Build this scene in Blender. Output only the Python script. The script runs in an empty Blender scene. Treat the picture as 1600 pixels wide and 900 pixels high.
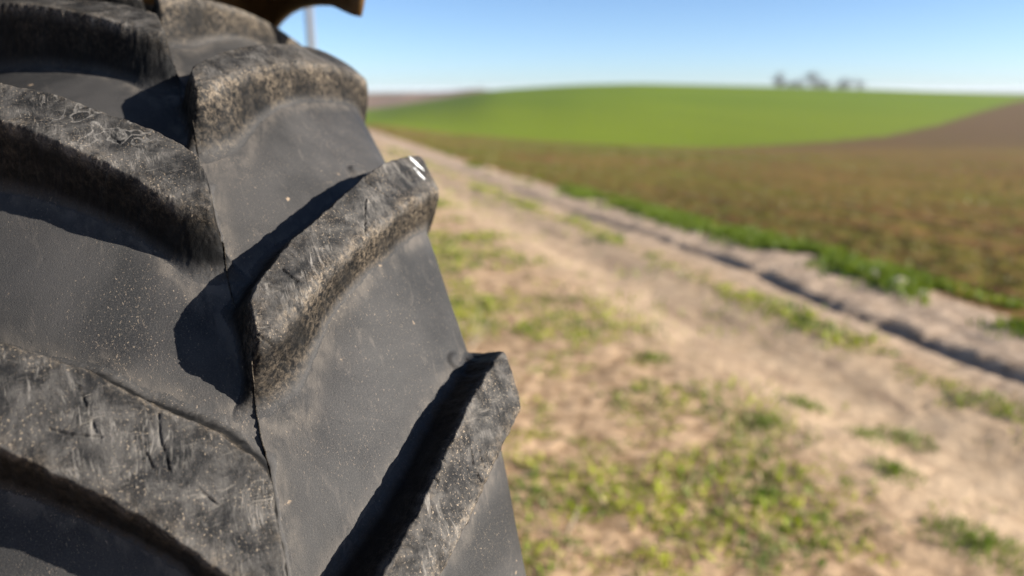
import bpy, math, random
import numpy as np
from mathutils import Vector

# ------------------------------------------------------------------ camera, sky, sun, exposure
sc = bpy.context.scene
col = sc.collection
AX = 0.82                                   # axle height above the ground
YAW, PITCH = 0.50646, math.atan(309.3 / 1163.19)
CAM = np.array([-0.07955, -1.16333, AX + 0.72678])
cd = bpy.data.cameras.new('camera')
cam = bpy.data.objects.new('camera', cd)
col.objects.link(cam)
cam.location = CAM
cam.rotation_euler = (math.pi / 2 - PITCH, 0, -YAW)
cd.sensor_width = 36
cd.lens = 1163.19 / 1600 * 36
cd.clip_start, cd.clip_end = 0.02, 20000
cd.dof.use_dof = True
cd.dof.focus_distance = 0.555
cd.dof.aperture_fstop = 3.1
sc.camera = cam

SUN_AZ, SUN_EL = math.radians(131), math.radians(21.5)   # azimuth clockwise from +Y
world = bpy.data.worlds.new('World')
sc.world = world
world.use_nodes = True
wn = world.node_tree.nodes
sky = wn.new('ShaderNodeTexSky')
sky.sky_type = 'NISHITA'
sky.sun_disc = False
sky.sun_elevation = SUN_EL
sky.sun_rotation = SUN_AZ
sky.air_density = 0.6
sky.dust_density = 0.35
sky.ozone_density = 3.5
wn['Background'].inputs['Strength'].default_value = 0.070
world.node_tree.links.new(sky.outputs[0], wn['Background'].inputs[0])
sl = bpy.data.lights.new('sun', 'SUN')
sl.energy = 5.0
sl.angle = math.radians(0.5)
sl.color = (1.0, 0.95, 0.88)
sun = bpy.data.objects.new('sun', sl)
col.objects.link(sun)
sd = Vector((math.sin(SUN_AZ) * math.cos(SUN_EL), math.cos(SUN_AZ) * math.cos(SUN_EL), math.sin(SUN_EL)))
sun.rotation_euler = sd.to_track_quat('Z', 'Y').to_euler()
sun.location = (6, -3, 8)
sc.view_settings.view_transform = 'Standard'
sc.view_settings.look = 'None'
sc.view_settings.gamma = 1
sc.view_settings.use_curve_mapping = False
sc.view_settings.exposure = 1.4
sc.render.engine = 'CYCLES'
sc.cycles.use_denoising = True

random.seed(5)
rng = np.random.default_rng(7)

# ------------------------------------------------------------------ helpers
_TAB = np.random.default_rng(11).random((512, 512))

def vnoise(x, y):
    xi = np.floor(x).astype(int); yi = np.floor(y).astype(int)
    fx = x - xi; fy = y - yi
    fx = fx * fx * (3 - 2 * fx); fy = fy * fy * (3 - 2 * fy)
    a = _TAB[xi & 511, yi & 511]; b = _TAB[(xi + 1) & 511, yi & 511]
    c = _TAB[xi & 511, (yi + 1) & 511]; d = _TAB[(xi + 1) & 511, (yi + 1) & 511]
    return (a * (1 - fx) + b * fx) * (1 - fy) + (c * (1 - fx) + d * fx) * fy

def fbm(x, y, oct=4, gain=0.5):
    s = 0.0; a = 1.0; t = 0.0
    for k in range(oct):
        s = s + a * vnoise(x * 2 ** k + 17.3 * k, y * 2 ** k - 9.1 * k); t += a; a *= gain
    return s / t

def smoothstep(a, b, x):
    t = np.clip((x - a) / (b - a), 0, 1)
    return t * t * (3 - 2 * t)

def smin(a, b, k):
    return np.minimum(a, b) - np.maximum(k - np.abs(a - b), 0) ** 2 / (4 * k)

def smax(a, b, k):
    return np.maximum(a, b) + np.maximum(k - np.abs(a - b), 0) ** 2 / (4 * k)

def mesh_from(name, V, F, attrs=None, normals=None, smooth=True):
    """V (n,3), F (m,3|4) -> mesh; attrs: name -> (n,) float or (n,3) vector"""
    V = np.asarray(V, np.float32); F = np.asarray(F, np.int32)
    me = bpy.data.meshes.new(name)
    m, k = F.shape
    me.vertices.add(len(V)); me.vertices.foreach_set('co', V.ravel())
    me.loops.add(m * k); me.loops.foreach_set('vertex_index', F.ravel())
    me.polygons.add(m)
    me.polygons.foreach_set('loop_start', np.arange(0, m * k, k, dtype=np.int32))
    me.polygons.foreach_set('use_smooth', np.full(m, smooth))
    me.update(calc_edges=True)
    for an, av in (attrs or {}).items():
        av = np.asarray(av, np.float32)
        if av.ndim == 1:
            me.attributes.new(an, 'FLOAT', 'POINT').data.foreach_set('value', av)
        else:
            me.attributes.new(an, 'FLOAT_VECTOR', 'POINT').data.foreach_set('vector', av.ravel())
    if normals is not None:
        me.normals_split_custom_set_from_vertices(np.asarray(normals, np.float32))
    me.validate()
    return me

def link(name, me, mat=None, parent=None, label=None, cat=None, group=None, kind=None):
    o = bpy.data.objects.new(name, me)
    col.objects.link(o)
    if me is not None and mat is not None:
        me.materials.clear(); me.materials.append(mat)
    if parent is not None:
        o.parent = parent
    for k, v in (('label', label), ('category', cat), ('group', group), ('kind', kind)):
        if v:
            o[k] = v
    return o

class NT:
    def __init__(self, name):
        self.m = bpy.data.materials.new(name); self.m.use_nodes = True
        self.t = self.m.node_tree
        self.b = self.t.nodes['Principled BSDF']
        self.out = self.t.nodes['Material Output']
    def set(self, sock, v):
        if v is None: return
        if isinstance(v, bpy.types.NodeSocket): self.t.links.new(v, sock)
        elif isinstance(v, tuple) and len(v) == 3 and sock.type == 'RGBA': sock.default_value = (*v, 1)
        else: sock.default_value = v
    def attr(self, n, vec=False):
        a = self.t.nodes.new('ShaderNodeAttribute'); a.attribute_name = n
        return a.outputs['Vector' if vec else 'Fac']
    def pos(self):
        return self.t.nodes.new('ShaderNodeNewGeometry').outputs['Position']
    def scale(self, v, s, off=(0, 0, 0), rot=0.0):
        n = self.t.nodes.new('ShaderNodeMapping')
        self.set(n.inputs['Vector'], v); n.inputs['Scale'].default_value = s; n.inputs['Location'].default_value = off; n.inputs['Rotation'].default_value = (0, 0, rot)
        return n.outputs[0]
    def noise(self, v, scale, detail=4, rough=0.55, dist=0.0, lac=2.0):
        n = self.t.nodes.new('ShaderNodeTexNoise')
        self.set(n.inputs['Vector'], v)
        for k, x in (('Scale', scale), ('Detail', detail), ('Roughness', rough), ('Distortion', dist), ('Lacunarity', lac)):
            self.set(n.inputs[k], x)
        return n.outputs['Fac']
    def voro(self, v, scale, feature='F1', rnd=1.0):
        n = self.t.nodes.new('ShaderNodeTexVoronoi'); n.feature = feature
        self.set(n.inputs['Vector'], v); self.set(n.inputs['Scale'], scale); self.set(n.inputs['Randomness'], rnd)
        return n.outputs['Distance'], (n.outputs['Color'] if feature != 'DISTANCE_TO_EDGE' else None)
    def ramp(self, f, a, b, lo=0.0, hi=1.0):
        n = self.t.nodes.new('ShaderNodeMapRange'); n.interpolation_type = 'SMOOTHSTEP'
        self.set(n.inputs[0], f)
        for i, x in enumerate((a, b, lo, hi)): self.set(n.inputs[1 + i], x)
        return n.outputs[0]
    def math(self, op, a, b=None):
        n = self.t.nodes.new('ShaderNodeMath'); n.operation = op
        self.set(n.inputs[0], a)
        if b is not None: self.set(n.inputs[1], b)
        return n.outputs[0]
    def mix(self, f, a, b):
        n = self.t.nodes.new('ShaderNodeMix'); n.data_type = 'RGBA'
        self.set(n.inputs['Factor'], f); self.set(n.inputs['A'] if False else n.inputs[6], a); self.set(n.inputs[7], b)
        return n.outputs[2]
    def bump(self, h, dist, strength=1.0, normal=None):
        n = self.t.nodes.new('ShaderNodeBump')
        self.set(n.inputs['Height'], h); n.inputs['Distance'].default_value = dist; n.inputs['Strength'].default_value = strength
        if normal is not None: self.set(n.inputs['Normal'], normal)
        return n.outputs[0]
    def fin(self, color, rough=0.8, spec=0.5, normal=None):
        self.set(self.b.inputs['Base Color'], color); self.set(self.b.inputs['Roughness'], rough)
        self.set(self.b.inputs['Specular IOR Level'], spec)
        if normal is not None: self.set(self.b.inputs['Normal'], normal)
        return self.m

# ------------------------------------------------------------------ materials
def rubber_material():
    n = NT('worn_tyre_rubber')
    p = n.attr('suv', True)
    top = n.attr('top'); edge = n.attr('edge'); base = n.math('SUBTRACT', 1.0, top)
    dust = (0.30, 0.235, 0.165); pale = (0.34, 0.31, 0.27); black = (0.016, 0.016, 0.016)
    # carcass: grey bloomed rubber with a thin film of dust, thicker in the fillets under the lugs
    cloud = n.noise(p, 7, 5, 0.6, 0.6)
    grain = n.noise(p, 760, 4, 0.65)
    film = n.math('MULTIPLY', n.ramp(edge, -0.15, -1.0), n.ramp(n.noise(n.scale(p, (1, 2.2, 1)), 32, 6, 0.65, 0.4), 0.36, 0.66))
    car = n.mix(n.ramp(cloud, 0.32, 0.68), (0.022, 0.022, 0.022), (0.052, 0.049, 0.046))
    car = n.mix(n.ramp(grain, 0.42, 0.72, 0, 0.45), car, (0.080, 0.073, 0.065))
    car = n.mix(n.math('MULTIPLY', film, 0.42), car, (0.17, 0.145, 0.118))
    smear = n.ramp(n.noise(n.scale(p, (0.35, 1.2, 1)), 55, 6, 0.7, 1.1), 0.56, 0.74, 0, 0.3)
    car = n.mix(smear, car, (0.14, 0.12, 0.10))
    sp = n.noise(n.scale(p, (1, 1.8, 1)), 410, 3, 0.55, 1.2)
    dens = n.ramp(n.noise(p, 10, 4), 0.30, 0.70, 0.055, 0.0)
    speck = n.ramp(n.math('SUBTRACT', sp, dens), 0.60, 0.68)
    car = n.mix(n.math('MULTIPLY', n.math('MULTIPLY', speck, n.ramp(n.noise(p, 5, 3), 0.35, 0.65, 0.25, 1.0)), 0.6), car, (0.27, 0.21, 0.15))
    wp = n.t.nodes.new('ShaderNodeVectorMath'); wp.operation = 'ADD'
    wn_ = n.t.nodes.new('ShaderNodeTexNoise'); n.set(wn_.inputs['Vector'], p); wn_.inputs['Scale'].default_value = 300; wn_.inputs['Detail'].default_value = 3
    sc_ = n.t.nodes.new('ShaderNodeVectorMath'); sc_.operation = 'SCALE'; n.set(sc_.inputs[0], wn_.outputs['Color']); sc_.inputs['Scale'].default_value = 0.006
    n.set(wp.inputs[0], p); n.set(wp.inputs[1], sc_.outputs[0])
    d, c = n.voro(wp.outputs[0], 46)
    spot = n.math('MULTIPLY', n.ramp(d, 0.12, 0.05), n.ramp(n.noise(p, 37, 0), 0.57, 0.66))
    car = n.mix(n.math('MULTIPLY', spot, 0.75), car, (0.34, 0.25, 0.165))
    # lug faces: worn rubber, scuffed and scratched, dust rubbed in
    mott = n.noise(p, 48, 10, 0.68, 0.5)
    wv_ = n.t.nodes.new('ShaderNodeTexNoise'); n.set(wv_.inputs['Vector'], p); wv_.inputs['Scale'].default_value = 14; wv_.inputs['Detail'].default_value = 2
    ws_ = n.t.nodes.new('ShaderNodeVectorMath'); ws_.operation = 'SCALE'; n.set(ws_.inputs[0], wv_.outputs['Color']); ws_.inputs['Scale'].default_value = 0.025
    wa_ = n.t.nodes.new('ShaderNodeVectorMath'); wa_.operation = 'ADD'; n.set(wa_.inputs[0], p); n.set(wa_.inputs[1], ws_.outputs[0])
    pw = wa_.outputs[0]
    scr = n.noise(n.scale(pw, (0.16, 1.0, 1), rot=0.6), 260, 7, 0.66, 1.2)
    scr2 = n.noise(n.scale(pw, (1.0, 0.16, 1), (2, 5, 0), rot=-0.35), 320, 6, 0.64, 1.0)
    lug = n.mix(n.ramp(mott, 0.38, 0.66), (0.013, 0.013, 0.013), (0.066, 0.061, 0.055))
    patch = n.ramp(n.noise(p, 24, 5, 0.62, 0.5), 0.46, 0.64)
    lug = n.mix(n.math('MULTIPLY', n.ramp(scr, 0.48, 0.70), n.math('MULTIPLY', patch, 0.55)), lug, (0.29, 0.262, 0.225))
    patch2 = n.ramp(n.noise(n.scale(p, (1, 1, 1), (3, 7, 0)), 30, 5, 0.62, 0.5), 0.46, 0.64)
    lug = n.mix(n.math('MULTIPLY', n.ramp(scr2, 0.52, 0.74), n.math('MULTIPLY', patch2, 0.42)), lug, (0.26, 0.23, 0.19))
    crumb = n.ramp(n.noise(p, 520, 4, 0.62), 0.57, 0.69)
    lug = n.mix(n.math('MULTIPLY', crumb, n.ramp(n.noise(p, 33, 4), 0.40, 0.62, 0.12, 0.8)), lug, dust)
    # caked dust on worn edges and flanks; left lugs' sunlit rim painted in too
    cake_rim = n.math('MULTIPLY', n.math('MULTIPLY', n.math('MAXIMUM', edge, 0.0), n.ramp(n.noise(p, 21, 4), 0.36, 0.62, 0.2, 1.0)), n.ramp(n.noise(p, 210, 8, 0.7, 0.5), 0.40, 0.66))
    cake_rim = n.math('MULTIPLY', cake_rim, n.ramp(n.noise(p, 700, 3, 0.6), 0.36, 0.60, 0.4, 1.0))
    # dried water marks: outlines of puddles on one lug
    sep = n.t.nodes.new('ShaderNodeVectorMath'); sep.operation = 'DISTANCE'
    n.set(sep.inputs[0], n.scale(p, (1.0, 1.0, 1)))
    sep.inputs[1].default_value = (math.radians(56.3) * 0.85, -0.062, 0.046)
    m0 = n.ramp(sep.outputs['Value'], 0.055, 0.03)
    wv = n.noise(p, 80, 0.6, 0.5, 0.35)
    ring = n.math('MULTIPLY', n.ramp(n.math('ABSOLUTE', n.math('SUBTRACT', wv, 0.55)), 0.045, 0.012), m0)
    ring = n.math('MULTIPLY', ring, top)
    flank = n.mix(n.ramp(mott, 0.45, 0.75), (0.007, 0.007, 0.007), (0.017, 0.016, 0.015))  # less scuffed walls, darkened further so the colour carries their shade
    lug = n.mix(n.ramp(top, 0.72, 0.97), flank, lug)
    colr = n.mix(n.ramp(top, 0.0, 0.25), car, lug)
    colr = n.mix(n.math('MULTIPLY', cake_rim, 0.7), colr, dust)
    colr = n.mix(n.math('MULTIPLY', n.math('MULTIPLY', ring, n.ramp(n.noise(p, 400, 4, .6), .35, .6, .2, 1.0)), 0.28), colr, pale)
    h1 = n.bump(n.noise(p, 900, 3, 0.6), 0.0006, 0.55)
    pit = n.ramp(n.noise(p, 240, 3, 0.55), 0.62, 0.72)
    h2 = n.bump(n.math('MULTIPLY', pit, -1.0), 0.0005, 0.4, h1)
    h3 = n.bump(n.math('MULTIPLY', n.noise(n.scale(p, (0.5, 1, 1)), 170, 8, 0.68, 0.8), n.ramp(top, 0.2, 0.8)), 0.0016, 0.75, h2)
    rough = n.mix(top, (0.55, 0.55, 0.55), (0.66, 0.66, 0.66))
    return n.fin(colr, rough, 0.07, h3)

def simple(name, a, b=None, scale=20, rough=0.7, bump=0.0, spec=0.4, metal=0.0):
    n = NT(name); p = n.pos()
    f = n.noise(p, scale, 5)
    c = n.mix(n.ramp(f, 0.35, 0.65), a, b or tuple(x * 0.75 for x in a))
    nm = n.bump(f, bump) if bump else None
    n.b.inputs['Metallic'].default_value = metal
    return n.fin(c, rough, spec, nm)

def soil_material():
    n = NT('dry_track_soil'); p = n.pos()
    sand = n.attr('sand'); grey = n.attr('grey')
    rm = n.t.nodes.new('ShaderNodeMapping'); n.set(rm.inputs['Vector'], p); rm.inputs['Rotation'].default_value = (0, 0, 0.2165)
    sm = n.scale(rm.outputs[0], (1, .22, 1)); streak = n.noise(sm, 7.5, 6, 0.62, 0.3)
    f1 = n.noise(p, 1.6, 5, 0.6); f2 = n.noise(p, 11, 6, 0.65, 0.5); f3 = n.noise(p, 60, 4, 0.7)
    verge = n.mix(n.ramp(f2, 0.36, 0.62), (0.22, 0.135, 0.070), (0.52, 0.35, 0.205))
    verge = n.mix(n.math('MULTIPLY', n.ramp(f1, 0.5, 0.7), 0.5), verge, (0.15, 0.10, 0.055))
    s = n.mix(n.ramp(f2, 0.34, 0.64), (0.355, 0.245, 0.146), (0.49, 0.352, 0.222))
    s = n.mix(n.math('MULTIPLY', n.ramp(streak, 0.48, 0.68), 0.7), s, (0.235, 0.155, 0.098))
    g = n.mix(n.ramp(f2, 0.35, 0.65), (0.25, 0.175, 0.115), (0.45, 0.335, 0.235))
    c = n.mix(sand, verge, s); c = n.mix(grey, c, g)
    c = n.mix(n.ramp(f3, 0.5, 0.75, 0, 0.45), c, (0.19, 0.13, 0.08))
    b = n.bump(f2, 0.03, 0.8); b = n.bump(f3, 0.006, 0.8, b)
    return n.fin(c, 0.95, 0.15, b)

def field_material():
    n = NT('seeded_field_soil'); p = n.pos()
    rm = n.t.nodes.new('ShaderNodeMapping'); n.set(rm.inputs['Vector'], p); rm.inputs['Rotation'].default_value = (0, 0, 0.2165)
    al = n.scale(rm.outputs[0], (1, .055, 1))
    f = n.noise(p, 4, 6, 0.65); big = n.noise(n.scale(rm.outputs[0], (1, .4, 1)), 0.12, 4, 0.6)
    st = n.noise(al, 3.4, 7, 0.68)
    c = n.mix(n.ramp(st, 0.36, 0.62), (0.080, 0.039, 0.013), (0.215, 0.106, 0.035))
    c = n.mix(n.ramp(f, 0.4, 0.7, 0, 0.35), c, (0.30, 0.165, 0.06))
    gr = n.math('MULTIPLY', n.ramp(n.noise(n.scale(al, (1, 1, 1), (5, 3, 0)), 2.3, 6, 0.66), 0.44, 0.64), n.ramp(big, 0.35, 0.62, 0.35, 0.9))
    c = n.mix(gr, c, (0.135, 0.135, 0.014))
    sx = n.t.nodes.new('ShaderNodeSeparateXYZ'); n.set(sx.inputs[0], p)
    cc = n.math('SUBTRACT', sx.outputs[0], n.math('MULTIPLY', sx.outputs[1], 0.22))
    cc = n.math('ADD', cc, n.math('MULTIPLY', n.noise(p, 0.8, 3), 0.05))
    row = n.ramp(n.math('SINE', n.math('MULTIPLY', cc, 2 * math.pi / 0.55)), -0.2, 0.9)
    row2 = n.ramp(n.math('SINE', n.math('MULTIPLY', cc, 2 * math.pi / 1.5)), 0.1, 1.0)
    c = n.mix(n.math('MULTIPLY', row, 0.5), c, (0.075, 0.042, 0.018))
    c = n.mix(n.math('MULTIPLY', row2, 0.38), c, (0.11, 0.115, 0.012))
    dark = n.attr('dark')
    c = n.mix(n.math('MULTIPLY', dark, 0.75), c, n.mix(n.ramp(f, .35, .65), (0.080, 0.048, 0.026), (0.112, 0.070, 0.039)))
    b = n.bump(f, 0.06, 0.7)
    return n.fin(c, 0.95, 0.1, b)

def green_material():
    n = NT('young_cereal_crop'); p = n.pos()
    f = n.noise(n.scale(p, (1, .3, 1)), 0.05, 5, 0.6); g = n.noise(p, 1.2, 5, 0.7)
    c = n.mix(n.ramp(f, 0.3, 0.7), (0.094, 0.142, 0.0005), (0.130, 0.176, 0.001))
    c = n.mix(n.ramp(g, 0.4, 0.7, 0, 0.4), c, (0.072, 0.112, 0.0005))
    c = n.mix(n.math('MULTIPLY', n.attr('far'), 0.35), c, (0.15, 0.165, 0.010))
    return n.fin(c, 0.9, 0.15, n.bump(g, 0.1, 0.4))

def leaf_material(name, a, b, dry, dryness):
    n = NT(name); r = n.attr('rnd')
    c = n.mix(r, a, b)
    c = n.mix(n.ramp(n.attr('rnd2'), 1 - dryness, 1 - dryness + 0.05), c, dry)
    n.fin(c, 0.55, 0.3)
    tr = n.t.nodes.new('ShaderNodeBsdfTranslucent'); n.set(tr.inputs[0], c)
    mx = n.t.nodes.new('ShaderNodeMixShader'); mx.inputs[0].default_value = 0.35
    n.t.links.new(n.b.outputs[0], mx.inputs[1]); n.t.links.new(tr.outputs[0], mx.inputs[2])
    n.t.links.new(mx.outputs[0], n.out.inputs[0])
    return n.m

M_rubber = rubber_material()
M_soil = soil_material()
M_field = field_material()
M_green = green_material()
M_dryhill = simple('dry_far_field', (0.20, 0.12, 0.07), (0.13, 0.08, 0.045), 0.05, 0.95)
M_plain = simple('distant_plain', (0.09, 0.13, 0.05), (0.14, 0.12, 0.06), 0.004, 0.95)
M_grass = leaf_material('grass_blade', (0.075, 0.15, 0.006), (0.36, 0.41, 0.012), (0.50, 0.38, 0.21), 0.24)
M_tuft = leaf_material('tuft_blade', (0.09, 0.16, 0.012), (0.20, 0.26, 0.02), (0.30, 0.23, 0.11), 0.08)
M_margin = leaf_material('margin_blade', (0.085, 0.145, 0.008), (0.19, 0.24, 0.015), (0.25, 0.22, 0.08), 0.05)
M_sprout = leaf_material('seedling_blade', (0.10, 0.12, 0.015), (0.19, 0.20, 0.03), (0.26, 0.19, 0.09), 0.12)
M_straw = simple('dry_straw', (0.62, 0.52, 0.38), (0.50, 0.41, 0.28), 40, 0.7)
M_stone = simple('pale_stone', (0.40, 0.33, 0.26), (0.28, 0.23, 0.18), 30, 0.85, 0.01)
M_fender = simple('ochre_fender_paint', (0.10, 0.052, 0.014), (0.07, 0.036, 0.010), 14, 0.5, 0.0008)
M_rim = simple('rim_paint', (0.42, 0.30, 0.05), (0.30, 0.21, 0.04), 9, 0.45)
M_steel = simple('dark_steel', (0.06, 0.055, 0.05), (0.12, 0.09, 0.06), 18, 0.6, metal=0.6)
M_glass = simple('tinted_cab_glass', (0.02, 0.025, 0.025), (0.03, 0.035, 0.035), 3, 0.08, spec=0.5)
M_white = simple('dried_white_splash', (0.60, 0.60, 0.58), (0.42, 0.42, 0.40), 300, 0.6)
M_concrete = simple('concrete_pole', (0.17, 0.155, 0.145), (0.14, 0.13, 0.12), 6, 0.85)
M_bark = simple('bark', (0.10, 0.075, 0.055), (0.06, 0.05, 0.04), 12, 0.9)
M_crown = leaf_material('tree_leaf', (0.15, 0.16, 0.15), (0.20, 0.20, 0.18), (0.18, 0.16, 0.14), 0.3)
M_hedge = leaf_material('hedge_leaf', (0.10, 0.085, 0.05), (0.16, 0.12, 0.07), (0.22, 0.15, 0.10), 0.4)

# ------------------------------------------------------------------ terrain
SY, CY = math.sin(YAW), math.cos(YAW)
_q = np.array([-2, -.181, -.082, .041, .165, .247, .329, .411, .494, .56, .609, .658, .72, 2])
_T = np.array([-.036, -.0438, -.0546, -.0645, -.071, -.0735, -.071, -.066, -.058, -.0438, -.0276, -.0138, -.006, .02])
_Tv = np.minimum(_T, np.where(_q > .25, -.0735, 1))
_qc = np.array([-2, -.183, -.142, -.106, -.070, -.033, .083, .165, .33, .494, .658, 1.0, 2])
_Tc = np.array([-.035, -.0247, -.0179, -.0128, -.0068, .0, .0065, .008, .0046, .0, -.0057, -.013, -.02])
_qf = np.array([-2, -.181, -.106, -.070, -.042, -.031, .0, .2, 2])
_Tf = np.array([-.006, -.0047, -.0032, -.0006, .0032, .0014, -.006, -.012, -.012])

_qd = np.linspace(-2, 2, 1601); _kw = np.hanning(33); _kw /= _kw.sum()
def _smooth(q, t): return np.convolve(np.pad(np.interp(_qd, q, t), 16, mode='edge'), _kw, 'valid')
_Tv, _Tc, _Tf = _smooth(_q, _Tv), _smooth(_qc, _Tc), _smooth(_qf, _Tf)

def vw(x, y):
    dx = x - CAM[0]; dy = y - CAM[1]
    return dx * SY + dy * CY, dx * CY - dy * SY

def track_c(x, y):
    return x - 0.22 * y

def terrain_z(x, y):
    v, w = vw(x, y)
    vv = np.maximum(v, 1.0); q = np.clip(w / vv, -2, 2)
    z60 = CAM[2] + 60 * np.interp(q, _qd, _Tv)
    z260 = CAM[2] + 260 * np.interp(q, _qd, _Tc)
    z450 = CAM[2] + 450 * np.interp(q, _qd, _Tf)
    a = np.clip((vv - 7) / 53, 0, None); near = z60 * np.minimum(a, 1) ** 1.15
    t = np.clip((vv - 60) / 200, 0, 1)
    hill = z60 + (z260 - z60) * (1 - (1 - t) ** 1.8)
    t2 = np.clip((vv - 260) / 190, 0, 1); dip = -3.0 * np.sin(np.pi * t2)
    back = z260 + (z450 - z260) * t2 ** 1.5 + dip
    t3 = smoothstep(450, 700, vv)
    z = np.where(vv < 60, near, np.where(vv < 260, hill, np.where(vv < 450, back, z450 + (-9 - z450) * t3)))
    fade = smoothstep(1.5, 8.0, v)
    z = z * fade
    c = track_c(x, y)
    d = np.hypot(x - CAM[0], y - CAM[1])
    det = smoothstep(60, 25, d)
    n1 = fbm(x * 1.1 + 40, y * 1.1 + 8, 4) - .5
    n2 = fbm(x * 6 + 3, y * 6, 3) - .5
    rel = 0.05 * n1 + 0.022 * n2
    cc = c + 0.16 * (fbm(x * .8 + 9, y * .5 + 4, 3) - .5)
    rel = rel - 0.05 * np.exp(-((cc - 2.95) / .38) ** 2) - 0.045 * np.exp(-((cc - 4.08) / .075) ** 2) * (.7 + .3 * smoothstep(.36, .62, fbm(x * .9 + 2, y * .9, 3)))
    bank = smoothstep(4.06, 4.20, cc) * (1 - smoothstep(4.7, 5.3, cc))
    rel = rel + bank * (0.014 + 0.030 * n2 + .03 * n1)
    f = smoothstep(5.2, 5.6, c)
    rel = rel * (1 - .5 * f) + f * (0.022 * np.cos(c * 2 * np.pi / .30) + 0.05 * n2)
    return z + rel * det

def ground_z(x, y):
    return float(terrain_z(np.array([x]), np.array([y]))[0])

def build_terrain():
    r = [0.0, 0.35]
    while r[-1] < 9000: r.append(r[-1] * 1.0125 + 0.004)
    r = np.array(r[1:])
    az_view = np.radians(np.arange(-46, 46.01, 0.34)); az_rest = np.radians(np.arange(48, 313.5, 2.4))
    az = YAW + np.concatenate([az_view, az_rest])
    A, Rr = np.meshgrid(az, r)
    X = CAM[0] + Rr * np.sin(A); Y = CAM[1] + Rr * np.cos(A)
    Z = terrain_z(X, Y)
    nr, na = X.shape
    V = np.stack([X, Y, Z], -1).reshape(-1, 3)
    i = np.arange(nr - 1)[:, None]; j = np.arange(na)[None, :]; j2 = (j + 1) % na
    F = np.stack(np.broadcast_arrays(i * na + j, (i + 1) * na + j, (i + 1) * na + j2, i * na + j2), -1)[..., ::-1].reshape(-1, 4)
    xf = X.ravel()[F].mean(1); yf = Y.ravel()[F].mean(1)
    # close the small hole under the camera
    cen = len(V); V = np.vstack([V, [[CAM[0], CAM[1], ground_z(CAM[0], CAM[1])]]])
    v, w = vw(xf, yf); q = np.clip(w / np.maximum(v, 1), -2, 2)
    zf = Z.ravel()[F].mean(1)
    tan = (zf - CAM[2]) / np.maximum(v, 1)
    c = track_c(xf, yf) + 0.25 * (fbm(xf * 1.3, yf * 1.3, 3) - .5)
    bnd = np.interp(q, _q, _T)
    far = v > 258
    green = (v > 57) & (tan > bnd - .0006) & ~far
    near = ~green & ~far
    track = near & (c > 2.35) & (c < 4.15) & (v > -80)
    field = near & (c > 5.15)
    verge = near & ~track & ~field
    back = far & (v < 520); plain = far & ~back
    x, y = V[:, 0], V[:, 1]; vv, _ = vw(x, y)
    cv = track_c(x, y) + 0.3 * (fbm(x * 1.3 + 5, y * 1.3, 4) - .5)
    qv = np.clip(vw(x, y)[1] / np.maximum(vv, 1), -2, 2)
    at = dict(sand=smoothstep(2.0, 2.7, cv) * (1 - smoothstep(4.0, 4.3, cv)) * (1 - .45 * np.exp(-((cv - 3.62) / .16) ** 2)),
              grey=smoothstep(4.0, 4.25, cv) * (1 - smoothstep(4.9, 5.4, cv)) + .75 * np.exp(-((cv - 3.95) / .15) ** 2),
              far=smoothstep(140, 60, vv) * (vv > 50), dark=smoothstep(44, 70, vv) * smoothstep(.1, .35, qv))
    def part(name, mask, mat, label, extra=None):
        f = F[mask]
        if extra is not None:
            e = np.array(extra); f = np.vstack([f, e])
        idx, inv = np.unique(f, return_inverse=True)
        me = mesh_from(name, V[idx], inv.reshape(f.shape), {k: a[idx] for k, a in at.items()})
        return link(name, me, mat, label=label, kind='structure')
    fan = [[cen, (k + 1) % na, k, k] for k in range(na)]
    part('ground', verge, M_soil, 'dry sandy verge and soil bank beside the dirt track')
    part('path', track, M_soil, 'pale sandy dirt track with wheel ruts')
    part('field', field, M_field, 'brown seeded field with faint green rows right of the track')
    part('crop_hill', green, M_green, 'bright green cereal field on the gentle hill')
    part('far_hill', back, M_dryhill, 'dry brownish slope beyond the green hill')
    part('plain', plain, M_plain, 'distant plain at the horizon')
    # fan under the camera
    ring = V[:na]; fv = np.vstack([ring, V[cen:cen + 1]]); ff = np.array([[na, (k + 1) % na, k] for k in range(na)])
    link('ground', mesh_from('ground', fv, ff), M_soil, label='dry sandy soil beside the tractor wheel', kind='structure')
build_terrain()

# ------------------------------------------------------------------ tractor: tyre
R0, KC, D = 0.85, 1.409, 18.0
H = 0.046
KL = 0.5                                     # the crown is flatter on the inner side
T0, RHO = 0.190, 0.058                       # where the carcass crown turns into the shoulder, and its radius

right_up = (np.array([0, .008, .043, .09, .122, .16, .216, .233, .27]), np.array([43.0, 43.6, 46.3, 49.15, 51.4, 54.1, 57.4, 58.0, 59.0]))
right_lo = (np.array([0, .004, .024, .047, .068, .099, .117, .139, .174, .227, .27]), np.array([40.3, 40.5, 41.4, 42.9, 44.3, 46.0, 47.15, 48.4, 50.7, 53.7, 55.3]))
_lu = np.array([0, .006, .024, .048, .081, .094, .114, .14, .2, .27])
leftA_up = leftB_up = (_lu, np.array([43.4, 43.8, 45.4, 46.8, 48.5, 49.6, 50.5, 51.7, 55.0, 58.5]))
_ll = np.array([0, .005, .038, .058, .088, .115, .14, .152, .2, .27])
leftA_lo = (_ll, np.array([39.5, 39.6, 40.7, 42.5, 44.6, 46.5, 48.0, 48.6, 51.0, 54.8]))
leftB_lo = (_ll, np.array([38.0, 38.1, 39.5, 41.3, 43.5, 45.0, 46.6, 47.2, 50.0, 54.0]))
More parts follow.
